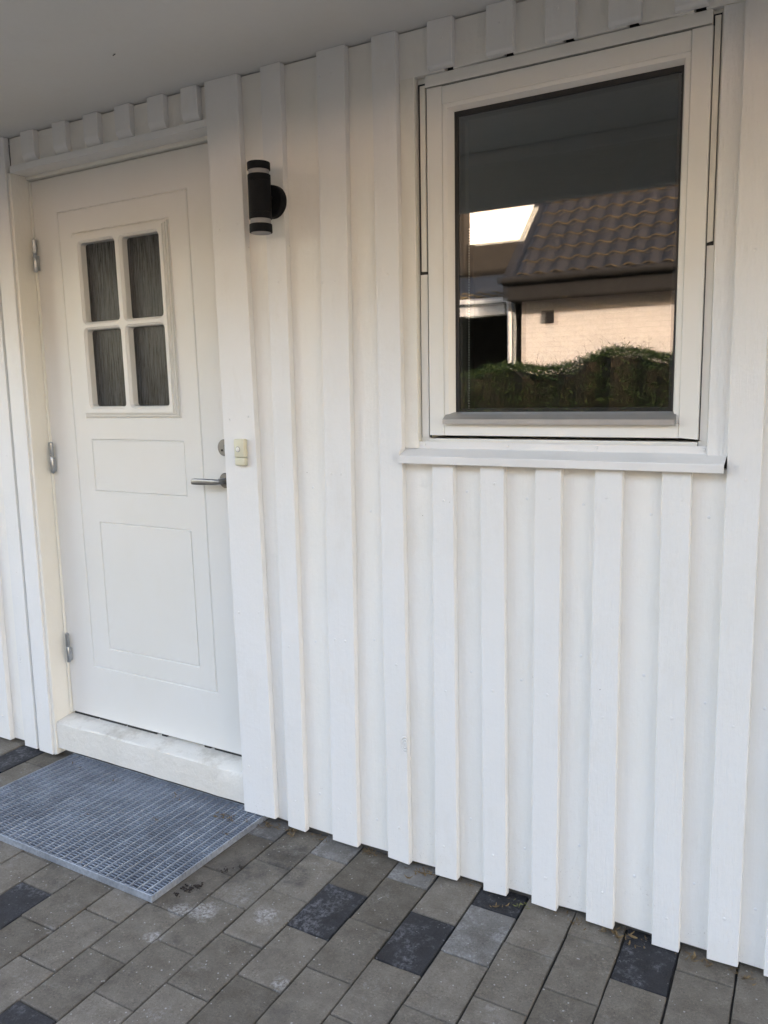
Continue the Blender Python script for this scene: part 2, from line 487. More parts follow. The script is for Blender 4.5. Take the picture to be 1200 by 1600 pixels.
dark = {(5, 1), (7, 1), (11, 3), (-1, -3), (2, -6), (8, 4), (-7, 3), (15, -1), (-6, -8)}
pale = {(8, 2), (4, 4), (6, 4), (2, 4)}
far_bm = bmesh.new()
inv = cam.matrix_world.inverted()
for i in range(-46, 62):
    for j in range(-36, 6):
        if (i-j) % 2: continue
        cpt = grid(i+.5, j+1)
        if cpt.y > 0.09 or not (-8.6 < cpt.x < 6.6) or cpt.y < -4.5: continue
        q = inv @ Vector((cpt.x, cpt.y, 0))
        vis = False
        if q.z < -0.1:
            u = 0.5 + 38.387/36*q.x/-q.z; v = 0.5 + 38.387/48*q.y/-q.z
            vis = -0.10 < u < 1.10 and -0.10 < v < 1.0
        if vis:
            bm = bmesh.new()
            if paver_bm(bm, i, j):
                mt = M['paver_dark'] if (i, j) in dark else M['paver_pale'] if (i, j) in pale else M['paver']
                from_bm('paver', bm, mt, pave)
            else: bm.free()
        else:
            paver_bm(far_bm, i, j, 0.6)
o = from_bm('paver_field', far_bm, M['paver'], pave)
tag(o, kind='stuff')

# ================================================================== THE HOUSE
house = empty('house', (-1.5, 0.05, 0), 'white house clad in vertical boards and battens, with front door and window', 'house')
CEIL = 2.449
YB = 0.022          # face of the under-boards; battens stand at y = 0
TH = 0.045

# body behind the cladding, with the window opening left free
bm = bmesh.new()
def core(x0, x1, z0, z1, y0=0.075, y1=0.2): add_box(bm, x0, x1, y0, y1, z0, z1)
core(-8, -2.83, 0.03, 2.6); core(-2.83, -1.76, 2.31, 2.6, 0.11); core(-2.83, -1.76, 0.03, 0.16, 0.11)
core(-1.76, -1.125, 0.03, 2.6); core(-1.125, -0.31, 0.03, 1.31); core(-1.125, -0.31, 2.335, 2.6); core(-0.31, 22, 0.03, 2.6)
add_box(bm, -8, 22, 7.8, 8.0, 0.03, 2.6); add_box(bm, -8, -7.8, 0.2, 7.8, 0.03, 2.6); add_box(bm, 21.8, 22, 0.2, 7.8, 0.03, 2.6)
from_bm('wall', bm, M['concrete'], house)
box('foundation', -8, 22, 0.045, 0.074, -0.055, 0.10, M['concrete'], house, 0)

# soffit, edge beam and roof of the overhang
bm = bmesh.new()
add_box(bm, -8.2, 22.2, -1.10, 0.20, CEIL, CEIL+0.02)
soffit = from_bm('soffit', bm, M['ceiling'], house)
box('edge_beam', -8.2, 22.2, -1.17, -1.102, 2.235, 2.62, M['ceiling'], house, 0.004)
box('edge_moulding', -8.2, 22.2, -1.101, -1.072, CEIL-0.05, CEIL-0.001, M['batten'], house, 0.004)
bm = bmesh.new()
prof = [(-1.25, 2.64), (4.0, 7.0), (9.2, 2.64), (9.2, 2.5), (4.0, 6.8), (-1.25, 2.621)]  # raised ridge and long unseen run to the right, shaped to shade the yard
ends = [[bm.verts.new((x, y, z)) for y, z in prof] for x in (-8.5, 22.5)]
for k in range(6): bm.faces.new((ends[0][k], ends[0][(k+1) % 6], ends[1][(k+1) % 6], ends[1][k]))
bm.faces.new(ends[0]); bm.faces.new(ends[1][::-1])
from_bm('roof', bm, M['house_roof'], house)
for x in (-7.9, 21.8):
    bm = bmesh.new()
    tri = ((0.2, 2.601), (8.0, 2.601), (4.0, 6.7))
    a = [bm.verts.new((x, y, z)) for y, z in tri]; b = [bm.verts.new((x+0.1, y, z)) for y, z in tri]
    bm.faces.new(a); bm.faces.new(b[::-1])
    for k in range(3): bm.faces.new((a[k], a[(k+1) % 3], b[(k+1) % 3], b[k]))
    from_bm('gable', bm, M['batten'], house)
# small dark mark on the soffit
bm = bmesh.new()
tube(bm, [(-1.920, -0.292, CEIL-.001), (-1.912, -0.300, CEIL-.004), (-1.903, -0.300, CEIL-.002), (-1.900, -0.309, CEIL-.005)], [0.0006, 0.0014, 0.0011, 0.0006], 6)
from_bm('cobweb', bm, M['soil'], soffit)

# full-height battens: (left,right) at bottom and top
full = [((-3.195, -3.116), (-3.195, -3.116)), ((-3.020, -2.940), (-3.022, -2.942)),
        ((-1.623, -1.550), (-1.622, -1.548)), ((-1.440, -1.343), (-1.418, -1.322)),
        ((-1.229, -1.152), (-1.234, -1.158)), ((-0.274, -0.199), (-0.278, -0.203)),
        ((-0.139, -0.060), (-0.139, -0.060)), ((0.03, 0.10), (0.03, 0.10)), ((0.19, 0.26), (0.19, 0.26)),
        ((-3.37, -3.29), (-3.37, -3.29)), ((-3.55, -3.47), (-3.55, -3.47)), ((-3.73, -3.65), (-3.73, -3.65))]
zb = {2: 0.018, 3: 0.018, 4: 0.017, 5: 0.012}
for k, (b, t) in enumerate(full):
    board('batten', b, t, zb.get(k, 0.016), CEIL-0.001, 0.0, YB-0.0005, M['rough'] if k in (5, 6, 7) else M['batten'], house, bev=0.003, segs=12)
# battens under the window sill
low = [((-1.061, -0.987), (-1.058, -0.992)), ((-0.901, -0.829), (-0.910, -0.840)), ((-0.751, -0.677), (-0.751, -0.679)),
       ((-0.592, -0.517), (-0.590, -0.520)), ((-0.413, -0.343), (-0.423, -0.355))]
lz = [0.011, 0.010, 0.012, 0.013, 0.003]
for (b, t), z in zip(low, lz):
    board('batten', b, t, z, 1.283, 0.0, YB-0.0005, M['rough'] if b[0] > -0.6 else M['batten'], house, bev=0.003, segs=8)
# battens above the window, cut back at their feet
high = [(-1.062, -0.989), (-0.893, -0.820), (-0.736, -0.660), (-0.580, -0.505), (-0.429, -0.356)]
for b in high:
    board('batten', b, b, 2.330, CEIL-0.001, 0.0, YB-0.0005, M['batten'], house, bev=0.0025, flare=(0.008, 0.006))
# battens above the door, with curved feet
for x0, x1 in [(-2.740, -2.668), (-2.565, -2.495), (-2.403, -2.331), (-2.247, -2.176), (-2.094, -2.021), (-1.944, -1.876)]:
    board('batten', (x0, x1), (x0, x1), 2.341, CEIL-0.001, 0.0, YB-0.0005, M['batten'], house, bev=0.0025, flare=(0.034, 0.018))

# under-boards, their joints hidden behind the battens
def under(x0, x1, z0, z1): board('board', (x0, x1), (x0, x1), z0, z1, YB, TH, M['board'], house, bev=0.002, segs=6, zjit=0.004)
for x0, x1 in [(-3.68, -3.51), (-3.50, -3.33), (-3.32, -3.165), (-3.145, -2.985), (-2.975, -2.925)]: under(x0, x1, 0.022, CEIL-0.004)
for x0, x1 in [(-1.735, -1.590), (-1.575, -1.393), (-1.372, -1.190)]: under(x0, x1, 0.024, CEIL-0.004)
for x0, x1 in [(-0.232, -0.105), (-0.088, 0.06), (0.075, 0.22), (0.24, 0.45)]: under(x0, x1, 0.018, CEIL-0.004)
cuts = [-1.1555] + [b[0][0]+0.055 for b in low] + [-0.262]
for k in range(6): under(cuts[k]-(0.02 if k == 0 else 0), cuts[k+1]-0.022 if k < 5 else cuts[k+1], 0.020, 1.283)
cuts = [-1.175] + [b[0]+0.066 for b in high] + [-0.262]
for k in range(6): under(cuts[k], cuts[k+1]-0.026 if k < 5 else cuts[k+1], 2.3268, CEIL-0.004)
cuts = [-2.835] + [x+0.06 for x in (-2.740, -2.565, -2.403, -2.247, -2.094, -1.944)] + [-1.80]
for k in range(7): under(cuts[k], cuts[k+1]-0.02 if k < 6 else cuts[k+1], 2.342, CEIL-0.004)

# nail heads, painted over
bm = bmesh.new()
def nail(x, y, z):
    r_ = random.uniform(0.0034, 0.0046)
    lathe(bm, [(r_, y+0.001), (r_, y-0.0010), (r_*0.6, y-0.0018)], 8, 'Y', (x, 0, z))
for k, (b, t) in enumerate(full):
    for z in (0.13, 0.68, 1.24, 1.80, 2.36):
        zz = z + random.uniform(-.03, .03)
        for f_ in ((0.28, 0.72) if k in (3,) else (0.5,)): nail(b[0]+(b[1]-b[0])*(f_+random.uniform(-.08, .08)), 0.0, zz)
for (b, t) in low:
    for z in (0.10, 0.62, 1.20): nail(b[0]+(b[1]-b[0])*random.uniform(.4, .6), 0.0, z+random.uniform(-.03, .03))
for b in high: nail((b[0]+b[1])/2+random.uniform(-.01, .01), 0.0, 2.40)
for x in (-1.50, -1.28, -0.95, -0.79, -0.63, -0.46, -0.31, -0.165):
    for z in (0.17, 0.72, 1.16): nail(x+random.uniform(-.012, .012), YB, z+random.uniform(-.05, .05))
for z in (0.2, 0.75, 1.4, 2.0, 2.38):
    nail(-1.785-0.012*z+random.uniform(-.004, .004), -0.001, z); nail(-1.705-0.012*z+random.uniform(-.004, .004), -0.001, z+.01)
tag(from_bm('nail_heads', bm, M['batten'], house, smooth=True), kind='stuff')

# door casings
board('casing_board', (-2.921, -2.836), (-2.921, -2.838), 0.014, CEIL-0.001, -0.003, YB-0.0005, M['casing'], house, segs=12)
board('casing_board', (-1.813, -1.676), (-1.842, -1.712), 0.029, CEIL-0.001, -0.001, YB-0.0005, M['casing'], house, segs=14, bev=0.0035)

# ------------------------------------------------------------------ door frame
def lean(z): return -(z-0.4)*0.0140
jamb = board('door_frame', (-2.8355, -2.817), (-2.8375, -2.822), 0.014, 2.3185, 0.005, 0.128, M['cream'], house, segs=8, bev=0.002)
board('jamb', (-1.800, -1.762), (-1.828, -1.790), 0.05, 2.317, YB, 0.128, M['cream'], jamb, segs=6)
box('head', -2.8215, -1.80, 0.070, 0.128, 2.3055, 2.3335, M['cream'], jamb, 0.002)
board('lintel_moulding', (-2.816, -1.842), (-2.816, -1.842), 2.3175, 2.3405, 0.001, 0.0695, M['casing'], jamb, bev=0.003, segs=1, jit=0)
# stop bead beside the leaf
board('stop_bead', (-2.816, -2.8085), (-2.8215, -2.814), 0.174, 2.3045, 0.080, 0.128, M['cream'], jamb, segs=6, bev=0.001)
# threshold: sloping top, front a little behind the casing
bm = bmesh.new()
n = 14
rings = []
for k in range(n+1):
    x = -2.8165 + (-1.80+2.8165)*k/n
    j1, j2 = random.uniform(-.0018, .0018), random.uniform(-.002, .002)
    pr = [(0.128, 0.045), (0.012+j1, 0.044), (0.010, 0.10+j2), (0.011+j1, 0.1515+j2), (0.017, 0.156+j1), (0.075, 0.1655), (0.128, 0.171)]
    rings.append([bm.verts.new((x, y, z)) for y, z in pr])
for a, b in zip(rings, rings[1:]):
    for q in range(7): bm.faces.new((a[q], a[(q+1) % 7], b[(q+1) % 7], b[q]))
bm.faces.new(rings[0]); bm.faces.new(rings[-1][::-1])
from_bm('threshold', bm, M['thresh'], jamb, smooth=True)

# ------------------------------------------------------------------ door leaf: grooves are cut as geometry
YL = 0.090
X0, X1, Z0, Z1 = -2.8065, -1.803, 0.1805, 2.302
INS = (-2.577, -2.093, 1.408, 2.083)
rects = [(INS[0]-.005, INS[1]+.005, INS[2]-.005, INS[3]+.005), (-2.654, -1.998, 0.3985, 2.172), (-2.561, -2.083, 1.1205, 1.3185), (-2.553, -2.078, 0.4855, 0.996)]
GW, GD = 0.0075, 0.0050
xs, zs = {X0, X1, INS[0], INS[1]}, {Z0, Z1, INS[2], INS[3]}
for a, b, c, d in rects:
    for q in (a-GW/2, a, a+GW/2, b-GW/2, b, b+GW/2): xs.add(q)
    for q in (c-GW/2, c, c+GW/2, d-GW/2, d, d+GW/2): zs.add(q)
xs, zs = sorted(xs), sorted(zs)
def gdepth(x, z):
    for a, b, c, d in rects:
        if a-1e-6 <= x <= b+1e-6 and c-1e-6 <= z <= d+1e-6:
            if min(abs(x-a), abs(x-b), abs(z-c), abs(z-d)) < 1e-6: return GD
    return 0.0
bm = bmesh.new()
V = {}
for ix, x in enumerate(xs):
    for iz, z in enumerate(zs):
        V[ix, iz] = bm.verts.new((x + lean(z), YL + gdepth(x, z), z))
for ix in range(len(xs)-1):
    for iz in range(len(zs)-1):
        cx, cz = (xs[ix]+xs[ix+1])/2, (zs[iz]+zs[iz+1])/2
        if INS[0] < cx < INS[1] and INS[2] < cz < INS[3]: continue
        bm.faces.new((V[ix, iz], V[ix+1, iz], V[ix+1, iz+1], V[ix, iz+1]))
# outer edges of the leaf go back
ed = [e for e in bm.edges if len(e.link_faces) == 1]
r = bmesh.ops.extrude_edge_only(bm, edges=ed)
for v in r['geom']:
    if isinstance(v, bmesh.types.BMVert): v.co.y = YL + 0.04
door = from_bm('door', bm, M['door'], house)
tag(door, 'white front door with milled grooves and four small dark panes')

def sub_lean(bm):
    for v in bm.verts: v.co.x += lean(v.co.z)

# raised glazing insert with four rounded openings
holes = [(-2.529, -2.347, 1.760, 2.046), (-2.311, -2.129, 1.760, 2.046), (-2.529, -2.347, 1.446, 1.731), (-2.311, -2.129, 1.446, 1.731)]
xm, zm = -2.329, 1.7455
cells = [(INS[0]+.014, xm, zm, INS[3]-.014), (xm, INS[1]-.014, zm, INS[3]-.014), (INS[0]+.014, xm, INS[2]+.014, zm), (xm, INS[1]-.014, INS[2]+.014, zm)]
def rr(h, ins_, rad, y, bm, n=5):
    x0, x1, z0, z1 = h[0]+ins_, h[1]-ins_, h[2]+ins_, h[3]-ins_
    L = []
    for cx, cz, a0 in ((x1-rad, z1-rad, 0), (x0+rad, z1-rad, 90), (x0+rad, z0+rad, 180), (x1-rad, z0+rad, 270)):
        for k in range(n+1):
            a = R(a0 + 90*k/n)
            L.append(bm.verts.new((cx+rad*math.cos(a), y, cz+rad*math.sin(a))))
    return L
bm = bmesh.new()
YI = YL - 0.019
for h, c in zip(holes, cells):
    loops = [rr(h, -0.009, 0.021, YI, bm), rr(h, -0.0055, 0.018, YI+0.004, bm), rr(h, -0.004, 0.0165, YI+0.004, bm), rr(h, 0.0, 0.0125, YI+0.009, bm), rr(h, 0.001, 0.0115, YL+0.016, bm)]
    n = 6
    for a, b in zip(loops, loops[1:]):
        for q in range(len(a)): bm.faces.new((a[q], a[(q+1) % len(a)], b[(q+1) % len(a)], b[q]))
    cor = [bm.verts.new((x, YI, z)) for x, z in ((c[1], c[3]), (c[0], c[3]), (c[0], c[2]), (c[1], c[2]))]
    L = loops[0]
    for k in range(4):
        arc = L[k*n:(k+1)*n]
        for q in range(n-1): bm.faces.new((cor[k], arc[q+1], arc[q]))
        bm.faces.new((cor[k], arc[-1], L[((k+1)*n) % len(L)], cor[(k+1) % 4]))
# stepped outer border
steps = [(0.014, YI), (0.0125, YI+0.007), (0.008, YI+0.0075), (0.0065, YI+0.013), (0.0005, YI+0.0135), (0.0, YL+0.004)]
prev = None
for s, y in steps:
    ring = [bm.verts.new((x, y, z)) for x, z in ((INS[0]+s, INS[2]+s), (INS[1]-s, INS[2]+s), (INS[1]-s, INS[3]-s), (INS[0]+s, INS[3]-s))]
    if prev:
        for q in range(4): bm.faces.new((prev[q], prev[(q+1) % 4], ring[(q+1) % 4], ring[q]))
    prev = ring
bmesh.ops.remove_doubles(bm, verts=bm.verts[:], dist=0.0002)
sub_lean(bm)
from_bm('glazing_frame', bm, M['door'], door, smooth=True)
for h in holes:
    bm = bmesh.new()
    add_box(bm, h[0]-.004, h[1]+.004, YL+0.013, YL+0.020, h[2]-.004, h[3]+.004)
    sub_lean(bm)
    from_bm('pane', bm, M['reeded'], door)
# dark drip seal under the leaf, torn in places
for a, b in ((-2.803, -2.66), (-2.652, -2.50), (-2.49, -2.33), (-2.30, -2.275), (-2.08, -2.05), (-2.03, -1.82)):
    box('bottom_seal', a, b, 0.0965, 0.108, 0.1685+random.uniform(-.001, .001), 0.1798, M['gasket'], door, 0)

# hinges
for zt, x in ((2.090, -2.798), (1.310, -2.792), (0.525, -2.783)):
    bm = bmesh.new()
    y = 0.073
    lathe(bm, [(0.001, zt), (0.0085, zt-0.005), (0.0085, zt-0.056), (0.0075, zt-0.058)], 16, 'Z', (x-0.004, y, 0))
    hg = from_bm('hinge', bm, M['zinc'], door, smooth=True)
    bm = bmesh.new()
    lathe(bm, [(0.0075, zt-0.060), (0.0085, zt-0.062), (0.0085, zt-0.122), (0.006, zt-0.126)], 16, 'Z', (x-0.004, y, 0))
    add_box(bm, x-0.010, x+0.003, y+0.004, y+0.013, zt-0.120, zt-0.064)
    from_bm('hinge_pin', bm, M['zinc'], hg, smooth=True)
# lever handle with round rose
hx = -1.903
bm = bmesh.new()
lathe(bm, [(0.0265, YL-0.001), (0.0265, YL-0.009), (0.024, YL-0.0115)], 28, 'Y', (hx, 0, 1.187))
lathe(bm, [(0.010, YL-0.011), (0.0095, YL-0.040)], 16, 'Y', (hx, 0, 1.187))
handle = from_bm('handle', bm, M['steel'], door, smooth=True)
bm = bmesh.new()
secs = [(hx+0.010, 0.008, 0.008), (hx-0.004, 0.0095, 0.0095), (hx-0.022, 0.0105, 0.008), (hx-0.060, 0.0110, 0.007), (hx-0.105, 0.0115, 0.0065), (hx-0.118, 0.0105, 0.0055), (hx-0.122, 0.008, 0.004)]
rings = []
for k, (x, hz, hy) in enumerate(secs):
    rings.append([bm.verts.new((x, YL-0.046 + hy*math.copysign(abs(math.sin(a))**0.6, math.sin(a)), 1.186-0.0006*k + hz*math.copysign(abs(math.cos(a))**0.6, math.cos(a)))) for a in [2*math.pi*q/14 for q in range(14)]])
for a, b in zip(rings, rings[1:]):
    for q in range(14): bm.faces.new((a[q], a[(q+1) % 14], b[(q+1) % 14], b[q]))
bm.faces.new(rings[0]); bm.faces.new(rings[-1][::-1])
from_bm('lever', bm, M['steel'], handle, smooth=True)
bm = bmesh.new()
lathe(bm, [(0.029, YL-0.001), (0.029, YL-0.007), (0.026, YL-0.010)], 28, 'Y', (hx, 0, 1.301))
lathe(bm, [(0.0145, YL-0.0095), (0.0135, YL-0.014)], 20, 'Y', (hx, 0, 1.297))
lk = from_bm('lock_cylinder', bm, M['steel'], door, smooth=True)
box('key_slot', hx-0.0075, hx+0.0005, YL-0.0152, YL-0.0138, 1.289, 1.296, M['black'], lk, 0)

# ------------------------------------------------------------------ window
# casing strips at both sides of the frame
XL0, XL1, XR0, XR1 = -1.1575, -1.1125, -0.325, -0.2765
ZT, ZBt = 2.3265, 1.316
wf = board('window', (XL1+0.0005, XL1+0.028), (XL1+0.0005, XL1+0.028), 1.336, 2.326, 0.042, 0.15, M['sash'], house, bev=0.001, segs=1, jit=0)
tag(wf, 'white window with one large reflecting pane')
board('casing_strip', (XL0, XL1), (XL0, XL1), ZBt, ZT, YB-0.002, TH, M['cream'], wf, segs=6, bev=0.002)
board('casing_strip', (XR0, XR1), (XR0, XR1), ZBt-0.002, ZT-0.004, YB-0.002, TH, M['rough'], wf, segs=8, bev=0.002)
board('frame_stile', (XR0-0.024, XR0-0.0005), (XR0-0.024, XR0-0.0005), 1.336, 2.326, 0.042, 0.15, M['sash'], wf, bev=0.001, segs=1, jit=0)
box('frame_head', XL1+0.0285, XR0-0.0245, 0.0295, 0.15, 2.2965, 2.3262, M['sash'], wf, 0.0005)
box('frame_sill', XL1+0.0285, XR0-0.0245, 0.036, 0.15, 1.3365, 1.3465, M['sash'], wf, 0.001)
# dark groove behind the sash
bm = bmesh.new()
add_box(bm, XL1+0.0020, XL1+0.0345, 0.0412, 0.0418, 1.349, 2.312)
add_box(bm, XR0-0.0295, XR0-0.006, 0.0412, 0.0418, 1.349, 2.318)
add_box(bm, XL1+0.0345, XR0-0.0295, 0.0412, 0.0418, 2.288, 2.2965)
from_bm('rebate', bm, M['gasket'], wf)
# hinge cover strips in the upper half
board('cover_strip', (-1.1030, -1.0865), (-1.1030, -1.0865), 1.815, 2.305, 0.035, 0.0411, M['cream'], wf, bev=0.001, segs=1, jit=0)
board('cover_strip', (-0.3455, -0.3325), (-0.3455, -0.3325), 1.819, 2.312, 0.035, 0.0411, M['cream'], wf, bev=0.001, segs=1, jit=0)
board('cover_strip', (XL1+0.004, -1.0860), (XL1+0.004, -1.0860), 1.348, 1.806, 0.038, 0.0411, M['sash'], wf, bev=0.001, segs=1, jit=0)
board('cover_strip', (-0.3455, XR0-0.003), (-0.3455, XR0-0.003), 1.348, 1.809, 0.038, 0.0411, M['sash'], wf, bev=0.001, segs=1, jit=0)
# sash: stiles, rails, beads
SX0, SX1, SZ0, SZ1 = -1.0800, -0.348, 1.355, 2.2925
GX0, GX1, GZ0, GZ1 = -1.008, -0.413, 1.418, 2.228
YS = 0.030
sash = board('sash', (SX0, SX0+0.046), (SX0, SX0+0.046), SZ0, SZ1, YS, 0.10, M['sash'], wf, bev=0.002, segs=1, jit=0)
# (third level from here: pieces hang on the window itself)
board('sash_stile', (SX1-0.046, SX1), (SX1-0.046, SX1), SZ0, SZ1, YS, 0.10, M['sash'], wf, bev=0.002, segs=1, jit=0)
box('sash_rail', SX0+0.0465, SX1-0.0465, YS+0.0004, 0.10, 2.2465, SZ1-0.0005, M['sash'], wf, 0.0015)
box('sash_rail', SX0+0.0465, SX1-0.0465, YS+0.0004, 0.10, SZ0+0.0005, 1.392, M['sash'], wf, 0.0015)
def bead(name, pts, mat):
    """pts: four outer corners (x,y,z) then four inner corners: a sloped strip with thickness"""
    bm = bmesh.new()
    f = [bm.verts.new(p) for p in pts]
    b = [bm.verts.new((p[0], 0.09, p[2])) for p in pts]
    bm.faces.new(f); bm.faces.new(b[::-1])
    for k in range(4): bm.faces.new((f[k], b[k], b[(k+1) % 4], f[(k+1) % 4]))
    return from_bm(name, bm, mat, wf)
ox0, ox1, oz0, oz1 = SX0+0.0468, SX1-0.0468, 1.3925, 2.2462
mx0, mx1, mz1 = ox0+0.012, ox1-0.012, oz1-0.010
ya, yb_, yc = 0.033, 0.035, 0.054
for nm, pts in (('bead', [(ox0, ya, oz0), (mx0, yb_, oz0), (mx0, yb_, mz1), (ox0, ya, oz1)]),
                ('bead', [(mx0, yb_, oz0), (GX0, yc, GZ0), (GX0, yc, GZ1), (mx0, yb_, mz1)]),
                ('bead', [(ox1, ya, oz0), (ox1, ya, oz1), (mx1, yb_, mz1), (mx1, yb_, oz0)]),
                ('bead', [(mx1, yb_, oz0), (mx1, yb_, mz1), (GX1, yc, GZ1), (GX1, yc, GZ0)]),
                ('bead', [(ox0, ya, oz1), (mx0, yb_, mz1), (mx1, yb_, mz1), (ox1, ya, oz1)]),
                ('bead', [(mx0, yb_, mz1), (GX0, yc, GZ1), (GX1, yc, GZ1), (mx1, yb_, mz1)])):
    bead(nm, pts, M['sash'])
# aluminium drip profile under the glass
bm = bmesh.new()
pr = [(0.050, 1.421), (0.036, 1.416), (0.012, 1.402), (0.012, 1.3885), (0.030, 1.3885), (0.050, 1.395)]
e = [[bm.verts.new((x, y, z)) for y, z in pr] for x in (-1.030, -0.401)]
for k in range(6): bm.faces.new((e[0][k], e[0][(k+1) % 6], e[1][(k+1) % 6], e[1][k]))
bm.faces.new(e[0]); bm.faces.new(e[1][::-1])
from_bm('drip_profile', bm, M['alu'], wf)
# gasket, spacer and the two panes
def ring(name, x0, x1, z0, z1, w, y0, y1, mat):
    bm = bmesh.new()
    wl, wr, wb_, wt = w if isinstance(w, tuple) else (w,)*4
    for a, b, c, d in ((x0, x0+wl, z0, z1), (x1-wr, x1, z0, z1), (x0+wl, x1-wr, z0, z0+wb_), (x0+wl, x1-wr, z1-wt, z1)):
        add_box(bm, a, b, y0, y1, c, d)
    return from_bm(name, bm, mat, wf)
ring('gasket', GX0-0.006, GX1+0.006, GZ0-0.006, GZ1+0.006, (0.015, 0.011, 0.010, 0.019), 0.0545, 0.0585, M['gasket'])
ring('spacer', GX0-0.006, GX1+0.006, GZ0-0.006, GZ1+0.006, 0.019, 0.0600, 0.0745, M['gasket'])
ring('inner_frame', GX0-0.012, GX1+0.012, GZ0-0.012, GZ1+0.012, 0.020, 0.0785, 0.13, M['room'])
def pane(y, tilt, spin, mat):
    bm = bmesh.new()
    add = []
    cx, cz = (GX0+GX1)/2, (GZ0+GZ1)/2
    vs4 = [bm.verts.new((x, y + (z-cz)*tilt + (x-cx)*spin, z)) for x, z in ((GX0-.005, GZ0-.005), (GX1+.005, GZ0-.005), (GX1+.005, GZ1+.005), (GX0-.005, GZ1+.005))]
    bm.faces.new(vs4)
    return from_bm('pane', bm, mat, wf)
pane(0.0592, 0.0, 0.0, M['glass'])
pane(0.0765, 0.0010, -0.0026, M['glass2'])
# window sill flashing
bm = bmesh.new()
pr = [(0.030, 1.3375), (0.0275, 1.3375), (0.0270, 1.3185), (-0.0195, 1.2985), (-0.0205, 1.2960), (-0.0205, 1.2775), (-0.0165, 1.2765), (-0.0185, 1.2960), (0.0290, 1.3160)]
nseg = 10
rings = []
for k in range(nseg+1):
    x = -1.1565 + (-0.2795+1.1565)*k/nseg
    rings.append([bm.verts.new((x, y + (random.uniform(-.0006, .0006) if y < 0 else 0), z + (random.uniform(-.0005, .0005) if y < 0 else 0))) for y, z in pr])
for a, b in zip(rings, rings[1:]):
    for q in range(len(pr)): bm.faces.new((a[q], a[(q+1) % len(pr)], b[(q+1) % len(pr)], b[q]))
bm.faces.new(rings[0]); bm.faces.new(rings[-1][::-1])
sill = from_bm('sill_flashing', bm, M['flash'], wf)
bm = bmesh.new()
a = [(-0.019, 1.2985), (0.018, 1.3150), (0.018, 1.328), (0.004, 1.326), (-0.012, 1.314)]
for x in (-1.1572,):
    f = [bm.verts.new((x, y, z)) for y, z in a]; b = [bm.verts.new((x+0.0012, y, z)) for y, z in a]
    bm.faces.new(f); bm.faces.new(b[::-1])
    for k in range(5): bm.faces.new((f[k], f[(k+1) % 5], b[(k+1) % 5], b[k]))
from_bm('end_upstand', bm, M['flash'], wf)
for x in (-1.096, -0.840, -0.595, -0.333):
    bm = bmesh.new()
    lathe(bm, [(0.0042, 0.0274), (0.0042, 0.0262), (0.0032, 0.0250)], 14, 'Y', (x, 0, 1.3285))
    from_bm('screw', bm, M['flash'], wf, smooth=True)

# dim room behind the glass, with a blind chain
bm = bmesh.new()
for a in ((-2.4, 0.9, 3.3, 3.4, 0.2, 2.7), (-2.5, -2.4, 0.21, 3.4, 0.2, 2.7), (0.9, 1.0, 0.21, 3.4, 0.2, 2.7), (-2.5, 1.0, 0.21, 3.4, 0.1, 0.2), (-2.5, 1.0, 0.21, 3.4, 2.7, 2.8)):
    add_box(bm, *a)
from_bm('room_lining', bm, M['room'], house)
bm = bmesh.new()
z = 1.43
while z < 1.93:
    x = -0.985 - (1.93-z)*0.004
    bmesh.ops.create_icosphere(bm, subdivisions=1, radius=0.0026, matrix=Matrix.Translation((x, 0.098, z)))
    z += 0.0072
from_bm('blind_chain', bm, M['chain'], wf)

# ================================================================== WALL LAMP
lamp = empty('wall_lamp', (-1.586, 0, 2.05), 'black cylindrical up and down wall lamp beside the door', 'lamp')
LX, LY = -1.586, -0.069
r0 = 0.0340
def lpart(name, prof, mat, seg=40, parent=lamp, axis='Z', org=(LX, LY, 0)):
    bm = bmesh.new(); lathe(bm, prof, seg, axis, org)
    return from_bm(name, bm, mat, parent, smooth=True)
lpart('mount_plate', [(0.048, -0.0005), (0.0485, -0.006), (0.0475, -0.020), (0.044, -0.0235)], M['lamp'], 40, lamp, 'Y', (LX, 0, 2.056))
lpart('arm', [(0.016, -0.022), (0.016, -0.05)], M['lamp'], 20, lamp, 'Y', (LX, 0, 2.056))
body = lpart('body', [(r0-0.001, 1.9955), (r0, 1.9965), (r0, 2.0125), (r0-0.0014, 2.0130), (r0-0.0014, 2.0145), (r0, 2.0150), (r0, 2.1020), (r0-0.0014, 2.1025), (r0-0.0014, 2.1040), (r0, 2.1045), (r0, 2.1205), (r0-0.001, 2.1215)], M['lamp'])
for za, zb_, cap0, cap1 in ((1.9810, 1.9956, 1.9570, 1.9812), (2.1214, 2.1345, 2.1343, 2.1560)):
    lpart('diffuser_ring', [(r0-0.0035, za), (r0-0.0035, zb_)], M['frost'])
    lpart('end_cap', [(r0-0.001, cap0), (r0, cap0+0.001), (r0, cap1-0.001), (r0-0.001, cap1)], M['lamp'])
lpart('lens', [(r0-0.0045, 1.9555), (r0-0.0045, 1.9575)], M['frost'])
